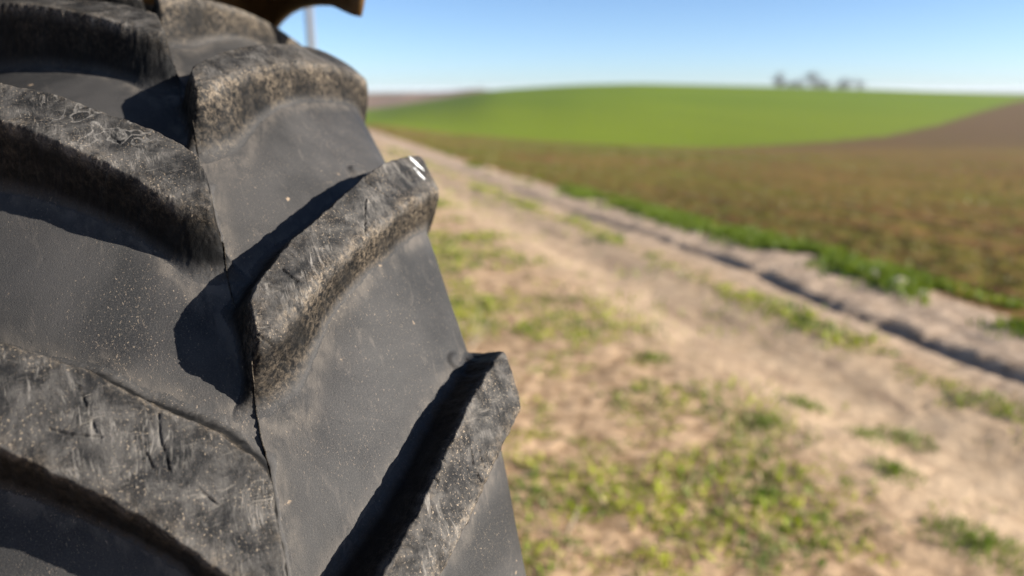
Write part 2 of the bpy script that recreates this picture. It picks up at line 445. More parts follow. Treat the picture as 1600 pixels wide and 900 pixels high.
CRACKS = [
 [(50.05, .1244), (48.66, .1171), (47.15, .1106)], [(44.36, .0687), (43.88, .069), (43.42, .0653)],
 [(41.31, .0049), (40.96, .0091), (40.77, .0143)], [(48.76, .045), (48.44, .0491), (48.18, .0523)],
 [(47.77, .0429), (47.55, .0472), (47.47, .0525)], [(33.74, .151), (32.67, .1505), (31.86, .1534)],
 [(33.53, .1602), (33.0, .159), (32.54, .1609)], [(34.67, .1403), (34.55, .1347), (34.53, .1302)],
 [(32.73, .1093), (32.44, .1133)], [(33.66, .1221), (33.3, .1235)],
 [(38.25, -.0643), (37.1, -.0651), (35.75, -.0626)], [(40.23, -.1068), (39.16, -.1033), (38.01, -.0999)],
 [(38.61, -.1251), (38.18, -.1149), (37.78, -.0974)], [(36.7, -.0744), (36.04, -.072)],
 [(51.63, .1302), (50.94, .1431), (50.62, .1488)], [(56.1, -.0378), (55.31, -.0396)],
 [(55.93, -.0754), (53.98, -.0598)], [(35.01, -.0511), (33.82, -.0387)], [(44.71, .0332), (43.89, .0425)]]
BUMPS = [(57.2, .155), (40.2, .189)]
BUMPS += [(b[0] + k * D, b[1]) for b in ((40.0, .186),) for k in (2, 3, -1)]

def base_profile(t):
    """carcass cross-section: lateral position and radius for the profile coordinate t"""
    s = np.sign(t); a = np.abs(t)
    al0 = np.where(t > 0, math.atan(2 * KC * T0), math.atan(2 * 1.25 * T0))
    uin = np.minimum(a, T0)
    u = uin.copy(); r = R0 - .048 - np.where(t > 0, KC, 1.25) * uin ** 2
    ds = np.clip(a - T0, 0, None)
    smaxl = RHO * (math.radians(93) - al0)
    dd = np.minimum(ds, smaxl); al = al0 + dd / RHO
    u = u + RHO * (np.sin(al) - np.sin(al0)); r = r - RHO * (np.cos(al0) - np.cos(al))
    ex = ds - dd
    u = u + 0.035 * np.sin(np.clip(ex / 0.16, 0, 1) * np.pi) ; r = r - ex
    return s * u, r

def tyre_grid(th, t):
    TH, T = np.meshgrid(th, t, indexing='ij')
    S = np.radians(TH) * R0
    jig = 0.0019 * (fbm(S * 110 + 50, T * 110 + 50, 4, .6) - .5) * 2
    hraw = np.full(TH.shape, -1.0); lid = np.full(TH.shape, -1); edge = np.zeros(TH.shape); fil = np.full(TH.shape, .02)
    for side in (1, -1):
        for i in range(-22, 26):
            off = -(i - 2) * D - (0 if side > 0 else D / 2)
            if 64 + off < th[0] or 33 + off > th[-1]: continue
            rows = np.where((th > 33 + off) & (th < 64 + off))[0]
            if len(rows) == 0: continue
            sl_ = slice(rows[0], rows[-1] + 1)
            if side > 0: up, lo = right_up, right_lo
            elif i <= 1: up, lo = leftA_up, leftA_lo
            else: up, lo = leftB_up, leftB_lo
            uu = t * side
            eu = np.interp(uu, *up); el = np.interp(uu, *lo)
            ker = np.ones(9) / 9
            if len(t) > 200:
                eu = np.convolve(np.pad(eu, 12, mode='edge'), np.ones(25) / 25, 'valid'); el = np.convolve(np.pad(el, 12, mode='edge'), np.ones(25) / 25, 'valid')
            gu = np.gradient(np.radians(eu) * R0, uu); gl = np.gradient(np.radians(el) * R0, uu)
            cu = 1 / np.sqrt(1 + np.clip(gu, -3, 3) ** 2); cl = 1 / np.sqrt(1 + np.clip(gl, -3, 3) ** 2)
            th_l = TH[sl_] - off; J = jig[sl_]
            d_up = np.radians(th_l - eu[None]) * R0 * cu[None] + J
            d_lo = np.radians(el[None] - th_l) * R0 * cl[None] + J
            d_no = (0.005 - uu)[None] + J + 0 * th_l
            d_ti = (uu - 0.229)[None] + J + 0 * th_l
            mlo = (2.0 + 3.6 * (smoothstep(.03, .11, uu) if side > 0 else smoothstep(.022, .06, uu)))[None]
            dp = smax(smax(d_up, d_lo, .007), smax(d_no, d_ti, .007), .008)
            tau = .0035
            wu, wl, wn, wt = (np.exp(np.clip((x_ - dp) / tau, -40, 5)) for x_ in (d_up, d_lo, d_no, d_ti))
            ws = wu + wl + wn + wt + 1e-9
            mm = (4.2 * wu + mlo * wl + 6.5 * wn + 2.2 * wt) / ws
            ke = (.006 * wu + (.017 if side > 0 else .011) * wl + .008 * wn + .014 * wt) / ws
            top = smin(H + 0 * th_l, H - mm * dp, ke)
            dmin = np.maximum(np.maximum(d_up, d_lo), np.maximum(d_no, d_ti))
            e = np.exp(-((dmin + .002) / .008) ** 2) * (0.3 + .6 * (d_lo > d_up - .01)) * (1 if side > 0 else .4) + (.36 if side > 0 else 0.0) * smoothstep(-.004, .012, d_lo) * (d_lo > np.maximum(d_up, d_no))  # dust thinned on left lugs, putting their flanks' shade into the colour
            if side < 0: e = e + .9 * np.exp(-((d_up - .002) / .0035) ** 2)  # sun catching the rounded upper edge, painted as a pale line
            sub = hraw[sl_]; win = top > sub
            hraw[sl_] = np.where(win, top, sub)
            lid[sl_] = np.where(win & (top > -.03), (i % 20) + (100 if side > 0 else 200), lid[sl_])
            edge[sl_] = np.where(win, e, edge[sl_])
            kf = (.055 * wu + .024 * wl + .014 * wn + .05 * wt) / ws
            fil[sl_] = np.where(win, kf, fil[sl_])
    h = smax(hraw, 0 * hraw, fil)
    near = smoothstep(-.16, .0, hraw) * (1 - smoothstep(0, .004, hraw))
    mask = np.clip(h / H, 0, 1)
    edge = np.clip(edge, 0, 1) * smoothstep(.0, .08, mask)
    on = smoothstep(.7, 1.0, mask)
    rel = on * (0.0006 * (fbm(S * 60, T * 60, 4) - .5) + 0.0016 * (fbm(S * 22 + 7, T * 22, 2) - .5)) + (1 - on) * 0.0007 * (fbm(S * 30, T * 30, 3) - .5)
    for cr in CRACKS:
        ys = [a for a, b in cr]
        rows = np.where((th > min(ys) - .6) & (th < max(ys) + .6))[0]
        if len(rows) == 0: continue
        s_ = slice(rows[0], rows[-1] + 1)
        ps = S[s_] + 0.0012 * (fbm(S[s_] * 300, T[s_] * 300, 2) - .5); pt_ = T[s_] + 0.0012 * (fbm(S[s_] * 300 + 9, T[s_] * 300, 2) - .5)
        dm = np.full(ps.shape, 9.0)
        for (a0, b0), (a1, b1) in zip(cr[:-1], cr[1:]):
            ax, bx = math.radians(a0) * R0, math.radians(a1) * R0
            ex, ey = bx - ax, b1 - b0; L2 = ex * ex + ey * ey
            k = np.clip(((ps - ax) * ex + (pt_ - b0) * ey) / L2, 0, 1)
            dm = np.minimum(dm, np.hypot(ps - ax - k * ex, pt_ - b0 - k * ey))
        rel[s_] -= 0.0022 * np.exp(-(dm / .0007) ** 2) * smoothstep(.2, .5, fbm(S[s_] * 120, T[s_] * 120, 2))
    for (bt, bu) in BUMPS:
        d = np.hypot(S - math.radians(bt) * R0, T - bu)
        rel += 0.0034 * smoothstep(.012, .005, d) - 0.0010 * np.exp(-((d - .0135) / .004) ** 2)
    ub, rb = base_profile(T)
    ut = T; rt = R0 - np.where(T > 0, KC, KL) * np.minimum(np.abs(T), .27) ** 2
    # each bay is shallower under the lug above it and deeper over the lug below it
    bay = np.mod(TH - np.interp(T, *right_up) + .0, D) / D
    rb = rb + .011 * smoothstep(.03, .12, T) * smoothstep(.25, .78, bay) * (1 - smoothstep(.80, 1.0, bay))
    k = h / H
    u = ub * (1 - k) + ut * k; r = rb * (1 - k) + rt * k + rel
    a = np.radians(TH)
    P = np.stack([u, -r * np.cos(a), r * np.sin(a) + AX], -1)
    gs = np.gradient(P, axis=0); gt = np.gradient(P, axis=1)
    N = np.cross(gt, gs); N /= np.linalg.norm(N, axis=-1, keepdims=True) + 1e-12
    rad = np.stack([np.sign(u) * 0.2, -np.cos(a), np.sin(a)], -1)
    sgn = np.sign((N * rad).sum(-1).mean()); N *= sgn
    suv = np.stack([S, T + .35 * (h - 0) * 0, 0 * S], -1)
    # let the pattern run down steep flanks instead of stretching
    suv[..., 2] = h
    edge = edge - .999 * near * (edge <= 0)
    return P, N, suv, mask, edge, lid, sgn

def quads(n, m, flip):
    i = np.arange(n - 1)[:, None] * m; j = np.arange(m - 1)[None]
    F = np.stack([i + j, i + j + 1, i + m + j + 1, i + m + j], -1).reshape(-1, 4)
    return F[:, ::-1] if flip else F

tractor = link('tractor', None, None, label='tractor seen close up at its dusty chevron-lugged rear tyre under an ochre fender', cat='tractor')
ext = 0.45
t_fine = np.concatenate([np.linspace(-ext, -.27, 16)[:-1], np.linspace(-.27, -.168, 60)[:-1], np.arange(-.168, .262, .00092), np.linspace(.2625, ext, 40)])
t_coarse = np.concatenate([np.linspace(-ext, -.27, 16)[:-1], np.linspace(-.27, .27, 150)[:-1], np.linspace(.27, ext, 16)])
TH0, TH1 = 14.0, 98.0
grids = [tyre_grid(np.linspace(TH0, TH1, 1330), t_fine), tyre_grid(np.linspace(TH1, TH0 + 360, 700), t_coarse)]
pieces = {}
for P, N, suv, mask, edge, lid, sgn in grids:
    n, m = lid.shape
    F = quads(n, m, sgn < 0)
    lf = lid.ravel()[F]
    fid = np.where((lf[:, 0] >= 0) & (lf == lf[:, :1]).all(1), lf[:, 0], -1)
    for k in np.unique(fid):
        f = F[fid == k]
        idx, inv = np.unique(f, return_inverse=True)
        pieces.setdefault(int(k), []).append((P.reshape(-1, 3)[idx], inv.reshape(f.shape), suv.reshape(-1, 3)[idx], mask.ravel()[idx], edge.ravel()[idx], N.reshape(-1, 3)[idx]))
def joined(name, lst):
    o = 0; Vs, Fs, A, B, C, Ns = [], [], [], [], [], []
    for V, F, s, mk, e, nn in lst:
        Vs.append(V); Fs.append(F + o); A.append(s); B.append(mk); C.append(e); Ns.append(nn); o += len(V)
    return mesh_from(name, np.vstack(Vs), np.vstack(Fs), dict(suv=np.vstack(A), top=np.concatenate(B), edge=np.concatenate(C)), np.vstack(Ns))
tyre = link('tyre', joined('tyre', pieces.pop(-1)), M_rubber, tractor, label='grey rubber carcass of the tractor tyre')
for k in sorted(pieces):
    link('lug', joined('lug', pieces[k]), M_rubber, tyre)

# thin torn rubber flash along the mould seam in the middle of the tread
def flash():
    P, N, suv, mask, edge, lid, sgn = grids[0]
    th = np.linspace(TH0, TH1, 1330)
    j = int(np.argmin(np.abs(t_fine - 0.0012)))
    runs = [(34.6, 40.6, 1.0), (44.0, 49.6, .55), (52.6, 58.6, .4), (62.3, 67.6, .4)]
    for a, b, amp in runs:
        rows = np.where((th >= a) & (th <= b))[0]
        base = P[rows, j]; nor = N[rows, j]
        x = np.radians(th[rows]) * R0
        hgt = 0.0012 + 0.0028 * smoothstep(.35, .75, fbm(x * 160, x * 0 + a, 3)) + .0022 * smoothstep(.45, .7, vnoise(x * 230, x * 0 + a)) * (.3 + vnoise(x * 70 + 5, x * 0 + a))
        hgt = hgt * amp
        hgt *= smoothstep(0, 8, np.arange(len(rows))) * smoothstep(0, 8, np.arange(len(rows))[::-1])
        rad = np.stack([0 * x, -np.cos(x / R0), np.sin(x / R0)], -1)
        dirn = rad * .8 + nor * .2 + np.array([1, 0, 0]) * (0.5 * (fbm(x * 60, x * 0 + 3 + a, 2) - .5))[:, None]
        dirn /= np.linalg.norm(dirn, axis=1, keepdims=True)
        side = np.array([0.0006, 0, 0])
        b0 = base - rad * .002; tp = base + dirn * hgt[:, None]
        V = np.vstack([b0 - side, tp - side * .5, tp + side * .5, b0 + side]); n = len(rows)
        i = np.arange(n - 1)
        F = np.vstack([np.stack([i + q * n, i + 1 + q * n, i + 1 + (q + 1) * n, i + (q + 1) * n], -1) for q in range(3)])
        z = np.zeros(4 * n)
        at = dict(suv=np.vstack([suv[rows, j]] * 4), top=z + .5, edge=z + .55)
        link('mould_flash', mesh_from('mould_flash', V, F, at, smooth=False), M_rubber, tyre)
flash()

# dried white splashes on two lug ends
def splash(tc, uc, pts, grid=grids[0]):
    P, N, *_ = grid
    th = np.linspace(TH0, TH1, 1330)
    V, F = [], []
    for (dth, du, ra, rb, ang) in pts:
        o = len(V)
        ring = 20
        for lev, hh in ((1.0, .0001), (.8, .0007), (0.0, .0010)):
            for q in range(ring if lev else 1):
                a = q / ring * 2 * math.pi; rr = 1 + .18 * math.sin(3 * a + dth * 9) + .1 * math.sin(5 * a)
                x, y = ra * math.cos(a) * lev * rr, rb * math.sin(a) * lev * rr
                s_ = x * math.cos(ang) - y * math.sin(ang); w_ = x * math.sin(ang) + y * math.cos(ang)
                i = int(np.argmin(np.abs(th - (tc + dth + math.degrees(s_ / R0))))); j = int(np.argmin(np.abs(t_fine - (uc + du + w_))))
                V.append(P[i, j] + N[i, j] * hh)
        for q in range(ring):
            q2 = (q + 1) % ring
            F.append((o + q, o + q2, o + ring + q2, o + ring + q)); F.append((o + ring + q, o + ring + q2, o + 2 * ring, o + 2 * ring))
    F3 = [f for f in F if len(set(f)) == 4] ; T3 = [f[:3] for f in F if len(set(f)) == 3]
    me = bpy.data.meshes.new('white_splash'); me.from_pydata([tuple(map(float, v)) for v in V], [], F3 + T3); me.update()
    for p_ in me.polygons: p_.use_smooth = True
    link('white_splash', me, M_white, tyre, label='white dried splash on the lug end')
splash(56.0, .2080, [(0, 0, .0100, .0032, -0.7)])
splash(54.6, .2055, [(0, 0, .0060, .0022, -0.6), (.45, -.004, .0016, .0014, 0), (-.35, .002, .002, .0016, 0)])
splash(75.2, .18, [(0, 0, .006, .005, 0), (-.2, .012, .005, .005, 0)])

def lathe(prof, n, name, mat, parent, closed=False):
    """prof: (lateral x, radius) about the axle"""
    V, F = [], []
    m = len(prof)
    for k in range(n):
        a = 2 * math.pi * k / n
        for (u, r) in prof: V.append((u, -r * math.cos(a), AX + r * math.sin(a)))
    for k in range(n):
        k2 = (k + 1) % n
        for q in range(m - 1 if not closed else m):
            q2 = (q + 1) % m
            F.append((k * m + q, k * m + q2, k2 * m + q2, k2 * m + q))
    return link(name, mesh_from(name, np.array(V), np.array(F)), mat, parent)
rb_end = float(base_profile(np.array([ext]))[1][0])
ub_end = float(base_profile(np.array([ext]))[0][0])
rim = lathe([(-ub_end - .004, rb_end + .02), (-ub_end - .004, rb_end - .03), (-.10, rb_end - .07), (.10, rb_end - .07), (ub_end + .004, rb_end - .03), (ub_end + .004, rb_end + .02),
       (ub_end - .012, rb_end + .02), (ub_end - .012, rb_end - .02), (.10, rb_end - .05), (-.10, rb_end - .05), (-ub_end + .012, rb_end - .02), (-ub_end + .012, rb_end + .02)], 96, 'rim', M_rim, tractor, True)
lathe([(.04, rb_end - .06), (.03, .30), (-.02, .22), (-.02, .05), (-.04, .05), (-.04, .22), (.01, .30), (.02, rb_end - .06)], 96, 'wheel_disc', M_rim, tractor, True)
lathe([(-.75, .0), (-.75, .11), (-.06, .11), (-.06, .14), (.07, .14), (.10, .08), (.10, 0)], 48, 'axle_hub', M_steel, tractor)

# ------------------------------------------------------------------ tractor: fender
def fender():
    lip = np.array([(-.138, .822), (-.119, .828), (-.056, .8425), (.037, .852), (.124, .856), (.208, .8545), (.312, .8425), (.432, .802), (.56, .72), (.68, .60), (.76, .46)])
    m = 60
    tt = np.linspace(0, len(lip) - 1, m)
    ly = np.interp(tt, np.arange(len(lip)), lip[:, 0]); lz = np.interp(tt, np.arange(len(lip)), lip[:, 1])
    for _ in range(3):
        ly[1:-1] = (ly[:-2] + 2 * ly[1:-1] + ly[2:]) / 4; lz[1:-1] = (lz[:-2] + 2 * lz[1:-1] + lz[2:]) / 4
    ty = np.gradient(ly); tz = np.gradient(lz); L = np.hypot(ty, tz); ny, nz = -tz / L, ty / L
    sec = [(.245, 0), (.248, .02), (.249, .05), (.245, .075), (.235, .10), (.215, .13), (.15, .165), (0, .185), (-.15, .185), (-.26, .175), (-.29, .16), (-.30, .12), (-.30, .06)]
    V = []
    for k in range(m):
        for (u, hh) in sec:
            fl = .012 * math.exp(-k / 2.5)
            V.append((u + (fl if u > 0 else 0), ly[k] + ny[k] * hh - .0 * hh, AX + lz[k] + nz[k] * hh))
    F = quads(m, len(sec), False)
    o = link('fender', mesh_from('fender', np.array(V), F), M_fender, tractor, label='ochre painted fender over the tyre')
    s = o.modifiers.new('solid', 'SOLIDIFY'); s.thickness = .009; s.offset = 0
    # bracket from the axle to the inner flange
    V = []
    pts = [(-.42, .0, AX), (-.42, .1, AX + .5), (-.34, .24, AX + .93), (-.30, .26, AX + .97)]
    for (x, y, z) in pts:
        V += [(x - .02, y - .05, z), (x + .02, y - .05, z), (x + .02, y + .05, z), (x - .02, y + .05, z)]
    F = []
    for k in range(3):
        for q in range(4):
            F.append((k * 4 + q, k * 4 + (q + 1) % 4, k * 4 + 4 + (q + 1) % 4, k * 4 + 4 + q))
    F += [(3, 2, 1, 0), (12, 13, 14, 15)]
    link('fender_bracket', mesh_from('fender_bracket', np.array(V), np.array(F), smooth=False), M_steel, tractor)
fender()

# ------------------------------------------------------------------ tractor: chassis and cab inboard of the wheel
def loft(name, rings, mat, smooth=False):
    V, F = [], []
    n = len(rings[0])
    for q in rings: V += q
    for k in range(len(rings) - 1):
        for m in range(n): F.append((k * n + m, k * n + (m + 1) % n, (k + 1) * n + (m + 1) % n, (k + 1) * n + m))
    me = bpy.data.meshes.new(name); me.from_pydata(V, [], F + [tuple(range(n))[::-1], tuple((len(rings) - 1) * n + m for m in range(n))]); me.update()
    o = link(name, me, mat, tractor)
    b = o.modifiers.new('edge', 'BEVEL'); b.width = .025; b.segments = 2
    return o
def rect(y, x0, x1, z0, z1): return [(x0, y, z0), (x1, y, z0), (x1, y, z1), (x0, y, z1)]
loft('transmission_housing', [rect(-.35, -1.12, -.68, .62, 1.05), rect(.4, -1.15, -.65, .55, 1.12), rect(1.3, -1.08, -.72, .6, 1.1), rect(3.4, -1.05, -.75, .62, 1.0)], M_steel)
loft('engine_hood', [rect(1.45, -1.20, -.62, 1.02, 1.75), rect(2.6, -1.16, -.66, 1.0, 1.66), rect(3.45, -1.10, -.72, 1.0, 1.50), rect(3.6, -1.06, -.76, 1.05, 1.4)], M_fender)
loft('cab_floor', [rect(-.2, -1.36, -.46, 1.12, 1.26), rect(1.42, -1.36, -.46, 1.12, 1.26)], M_steel)
loft('cab_roof', [rect(-.3, -1.38, -.44, 2.66, 2.80), rect(.5, -1.42, -.42, 2.68, 2.86), rect(1.5, -1.36, -.46, 2.64, 2.76)], M_fender)
for x0 in (-1.36, -.52):
    for y0 in (-.2, .75, 1.36):
        loft('cab_pillar', [rect(y0, x0, x0 + .06, 1.262, 2.665), rect(y0 + .06, x0, x0 + .06, 1.262, 2.665)], M_steel)
for x0 in (-1.335, -.495):
    for y0, y1 in ((-.138, .748), (.812, 1.358)):
        loft('cab_window', [rect(y0, x0, x0 + .012, 1.27, 2.655), rect(y1, x0, x0 + .012, 1.27, 2.655)], M_glass)
loft('cab_window', [rect(-.175, -1.298, -.522, 1.27, 2.655), rect(-.163, -1.298, -.522, 1.27, 2.655)], M_glass)

# ------------------------------------------------------------------ grass and seedlings
def blade_mesh(name, X, Y, Z, Hh, W, lean, arc=0.5, shade=None):
    n = len(X)
    a = rng.random(n) * 2 * np.pi; b = rng.random(n) * 2 * np.pi
    wx, wy = np.cos(a) * W / 2, np.sin(a) * W / 2
    lx, ly = np.cos(b) * lean * Hh, np.sin(b) * lean * Hh
    P0 = np.stack([X - wx, Y - wy, Z - .004], -1); P1 = np.stack([X + wx, Y + wy, Z - .004], -1)
    P2 = np.stack([X + wx * .8 + lx * .4, Y + wy * .8 + ly * .4, Z + Hh * .6], -1); P3 = np.stack([X - wx * .8 + lx * .4, Y - wy * .8 + ly * .4, Z + Hh * .6], -1)
    P4 = np.stack([X + lx, Y + ly, Z + Hh * (1 - arc * lean * .5)], -1)
    V = np.stack([P0, P1, P2, P3, P4], 1).reshape(-1, 3)
    o = np.arange(n)[:, None] * 5
    F = np.vstack([o + np.array([[0, 1, 2]]), o + np.array([[0, 2, 3]]), o + np.array([[3, 2, 4]])])
    r = np.repeat(rng.random(n) if shade is None else shade, 5); r2 = np.repeat(rng.random(n), 5)
    return mesh_from(name, V, F, dict(rnd=r, rnd2=r2), smooth=False)

def in_view(x, y, margin=.3):
    v, w = vw(x, y)
    return (v > 1.0) & (np.abs(w / np.maximum(v, .01)) < .72 + margin)

def verge_grass():
    n = 650000
    x = rng.uniform(-1.0, 9, n); y = rng.uniform(-1.2, 30, n)
    v, w = vw(x, y)
    c = track_c(x, y)
    pm = fbm(x * 1.5 + 31, y * 1.5 + 12, 4); pm2 = fbm(x * 7, y * 7 + 3, 3)
    zone = smoothstep(2.75, 1.9, c + .5 * (fbm(x * .9, y * .9, 3) - .5)) * .92 + 1.0 * np.exp(-((c - 3.62) / .13) ** 2) + .06
    zone = zone * (.55 + .45 * smoothstep(5, 1.5, y)); core = np.exp(-((x - 1.75) / .45) ** 2 - ((y - .95) / .45) ** 2)
    dens = smoothstep(.445, .51, .035 * core + pm * .55 + pm2 * .45 + .10 * (zone - .6)) * zone
    dist = np.hypot(x - CAM[0], y - CAM[1])
    keep = in_view(x, y) & (rng.random(n) < dens * np.clip(1.9 - dist / 14, .25, 1) ) & (c < 4.0) & (np.hypot(x, y) > .3)
    x, y = x[keep], y[keep]; dist = dist[keep]; pmk = smoothstep(.4, .65, pm[keep])
    h = rng.uniform(.010, .034, len(x)) * (1 + dist / 14) * (.5 + .9 * pmk)
    W = rng.uniform(.005, .010, len(x)) * (1 + dist / 7)
    clump = np.clip((fbm(x * 9 + 2, y * 9, 3) - .5) * 2.6 + .5 + rng.normal(0, .18, len(x)), 0, 1)
    link('grass', blade_mesh('grass', x, y, terrain_z(x, y), h, W, rng.uniform(.4, 1.5, len(x)), shade=clump), M_grass,
         label='patchy short yellow-green grass on the sandy verge', cat='grass', kind='stuff')
    # dense green margin between bank and field
    n = 60000
    y = rng.uniform(-3, 34, n) ; c = 5.05 + rng.normal(0, .17, n); x = c + .22 * y
    keep = in_view(x, y, .2) & (fbm(x * 1.7 + 4, y * 1.1, 3) > .36 + np.clip(y - 2.5, 0, 30) * .022)
    x, y = x[keep], y[keep]; dist = np.hypot(x - CAM[0], y - CAM[1])
    link('grass', blade_mesh('grass', x, y, terrain_z(x, y), rng.uniform(.04, .11, len(x)), rng.uniform(.008, .016, len(x)) * (1 + dist / 15), rng.uniform(.2, .9, len(x))), M_margin,
         label='bright green grass strip between the track bank and the brown field', cat='grass', kind='stuff')
    # seedlings in drilled rows
    n = 36000
    row = np.floor(rng.random(n) ** 1.6 * 110); c = 5.55 + row * .15 + rng.normal(0, .015, n)
    y = rng.uniform(-6, 40, n); x = c + .22 * y
    keep = in_view(x, y, .2) & (rng.random(n) < smoothstep(.36, .60, fbm(x * .35 + 8, y * .2, 4)) * .9 + .1)
    x, y = x[keep], y[keep]; dist = np.hypot(x - CAM[0], y - CAM[1])
    link('seedlings', blade_mesh('seedlings', x, y, terrain_z(x, y), rng.uniform(.02, .05, len(x)) * (1 + dist / 30), rng.uniform(.006, .012, len(x)) * (1 + dist / 12), rng.uniform(.3, 1.0, len(x))), M_sprout,
         label='sparse yellow-green seedlings in rows on the brown field', cat='seedlings', kind='stuff')
verge_grass()

def tuft(x0, y0, rad, n, label, hmax=.07):
    a = rng.random(n) * 2 * np.pi; r = rad * rng.random(n) ** .8
    x = x0 + r * np.cos(a); y = y0 + r * np.sin(a) * 1.3
    h = rng.uniform(.35, 1, n) * hmax * (1 - .5 * r / rad)
    me = blade_mesh('grass_tuft', x, y, terrain_z(x, y), h, rng.uniform(.004, .008, n), rng.uniform(.2, 1.0, n))
    link('grass_tuft', me, M_tuft, label=label, cat='grass tuft', group='grass tufts on the sandy track')
TUFTS = [(2.98, 1.22, .09, 130, 'small dark green grass tuft alone in the middle of the sandy track'),
    (2.71, .53, .10, 150, 'green grass tuft lower on the sand, between the lone tuft and the frame corner clump'),
    (3.10, .75, .12, 160, 'wider pair-topped grass tuft on the sand, beside the browner thin tuft'),
    (2.93, .84, .10, 70, 'thin brownish grass tuft on the sand, beside the wider green tuft'),
    (2.59, 1.11, .11, 150, 'grass tuft where the sand meets the grassy verge, nearest the lone tuft'),
    (2.50, .04, .17, 420, 'large green grass clump at the lower right corner of the track'),
    (2.68, 2.09, .12, 120, 'faded grass tuft at the verge edge, farthest up the sand')]
for a in TUFTS: tuft(*a)

def stone(x, y, s, label):
    import bmesh
    bm = bmesh.new(); bmesh.ops.create_icosphere(bm, subdivisions=3, radius=1)
    for v in bm.verts:
        f = 1 + .25 * (float(fbm(np.array([v.co.x * 1.7 + x * 9]), np.array([v.co.y * 1.7 + v.co.z * 1.3]), 3)[0]) - .5) * 2
        v.co = Vector((v.co.x * 1.25 * f, v.co.y * f, v.co.z * .72 * f)) * s
    me = bpy.data.meshes.new('stone'); bm.to_mesh(me); bm.free()
    for p in me.polygons: p.use_smooth = True
    o = link('stone', me, M_stone, label=label, cat='stone', group='stones on the grass strip')
    o.location = (x, y, ground_z(x, y) + s * .45); o.rotation_euler = (0, 0, x * 7)
stone(5.42, 2.39, .065, 'largest pale stone lying on the green strip by the field')
stone(5.49, 2.66, .05, 'greyer stone on the green strip, farther than the largest stone')
stone(5.36, 2.14, .04, 'small dull stone on the green strip, nearer than the largest stone')

def stalks(x, y, tops, label):
    z = ground_z(x, y)
    V, F = [], []
    for (dx, dy, hh, bend) in tops:
        o = len(V); n = 7
        for k in range(n):
            t = k / (n - 1); r = .0055 * (1 - .5 * t)
            cx, cy, cz = x + dx * t + bend * t * t * CY, y + dy * t - bend * t * t * SY, z - .01 + hh * t * (1 - .25 * abs(bend) * t)
            for q in range(5):
                a = q * 2 * math.pi / 5; V.append((cx + r * math.cos(a), cy + r * math.sin(a), cz))
        for k in range(n - 1):
            for q in range(5): F.append((o + k * 5 + q, o + k * 5 + (q + 1) % 5, o + k * 5 + 5 + (q + 1) % 5, o + k * 5 + 5 + q))
    link('dry_stalks', mesh_from('dry_stalks', np.array(V), np.array(F)), M_straw, label=label, cat='dry grass')
stalks(1.82, 2.78, [(.03, -.02, .26, .02), (.10, -.05, .23, .05), (-.02, .03, .18, -.03), (.06, -.02, .15, .10), (.02, -.02, .22, .09)], 'pale dry grass stalks just beyond the tyre edge above the lowest lug')
stalks(1.24, .81, [(.03, -.02, .13, .01), (.01, .02, .08, .05)], 'single pale dry stem in the verge grass beside the lower tyre')

# ------------------------------------------------------------------ distant things
def at(px, v):
    """world x, y on the view column px (photo pixels) at forward distance v"""
    q = (px - 800) / 1163.19 / 1.045
    return CAM[0] + v * SY + q * v * CY, CAM[1] + v * CY - q * v * SY

def utility_pole(px, v):
    x, y = at(px, v); z = ground_z(x, y)
    root = link('utility_pole', None, label='pale concrete utility pole behind the tyre below the fender', cat='utility pole')
    root.location = (x, y, z)
    def tube(name, pts, rads, mat, n=14):
        V, F = [], []
        for k, (p, r) in enumerate(zip(pts, rads)):
            p = Vector(p); d = (Vector(pts[min(k + 1, len(pts) - 1)]) - Vector(pts[max(k - 1, 0)])).normalized()
            a = d.orthogonal().normalized(); b = d.cross(a)
            for q in range(n):
                t = 2 * math.pi * q / n; V.append(p + (a * math.cos(t) + b * math.sin(t)) * r)
        for k in range(len(pts) - 1):
            for q in range(n): F.append((k * n + q, k * n + (q + 1) % n, (k + 1) * n + (q + 1) % n, (k + 1) * n + q))
        return link(name, mesh_from(name, np.array([tuple(v) for v in V]), np.array(F)), mat, root)
    tube('pole', [(0, 0, -.5), (0, 0, 3), (0, 0, 7), (0, 0, 9.5), (0, 0, 9.52)], [.21, .19, .16, .14, .02], M_concrete)
    tube('crossarm', [(-.9, -.4, 9.1), (0, 0, 9.12), (.9, .4, 9.1)], [.05, .05, .05], M_steel, 8)
    for s in (-.85, -.3, .85):
        tube('insulator', [(s, s * .44, 9.14), (s, s * .44, 9.22), (s, s * .44, 9.26), (s, s * .44, 9.34)], [.02, .05, .035, .045], M_white, 8)
utility_pole(488, 38.0)

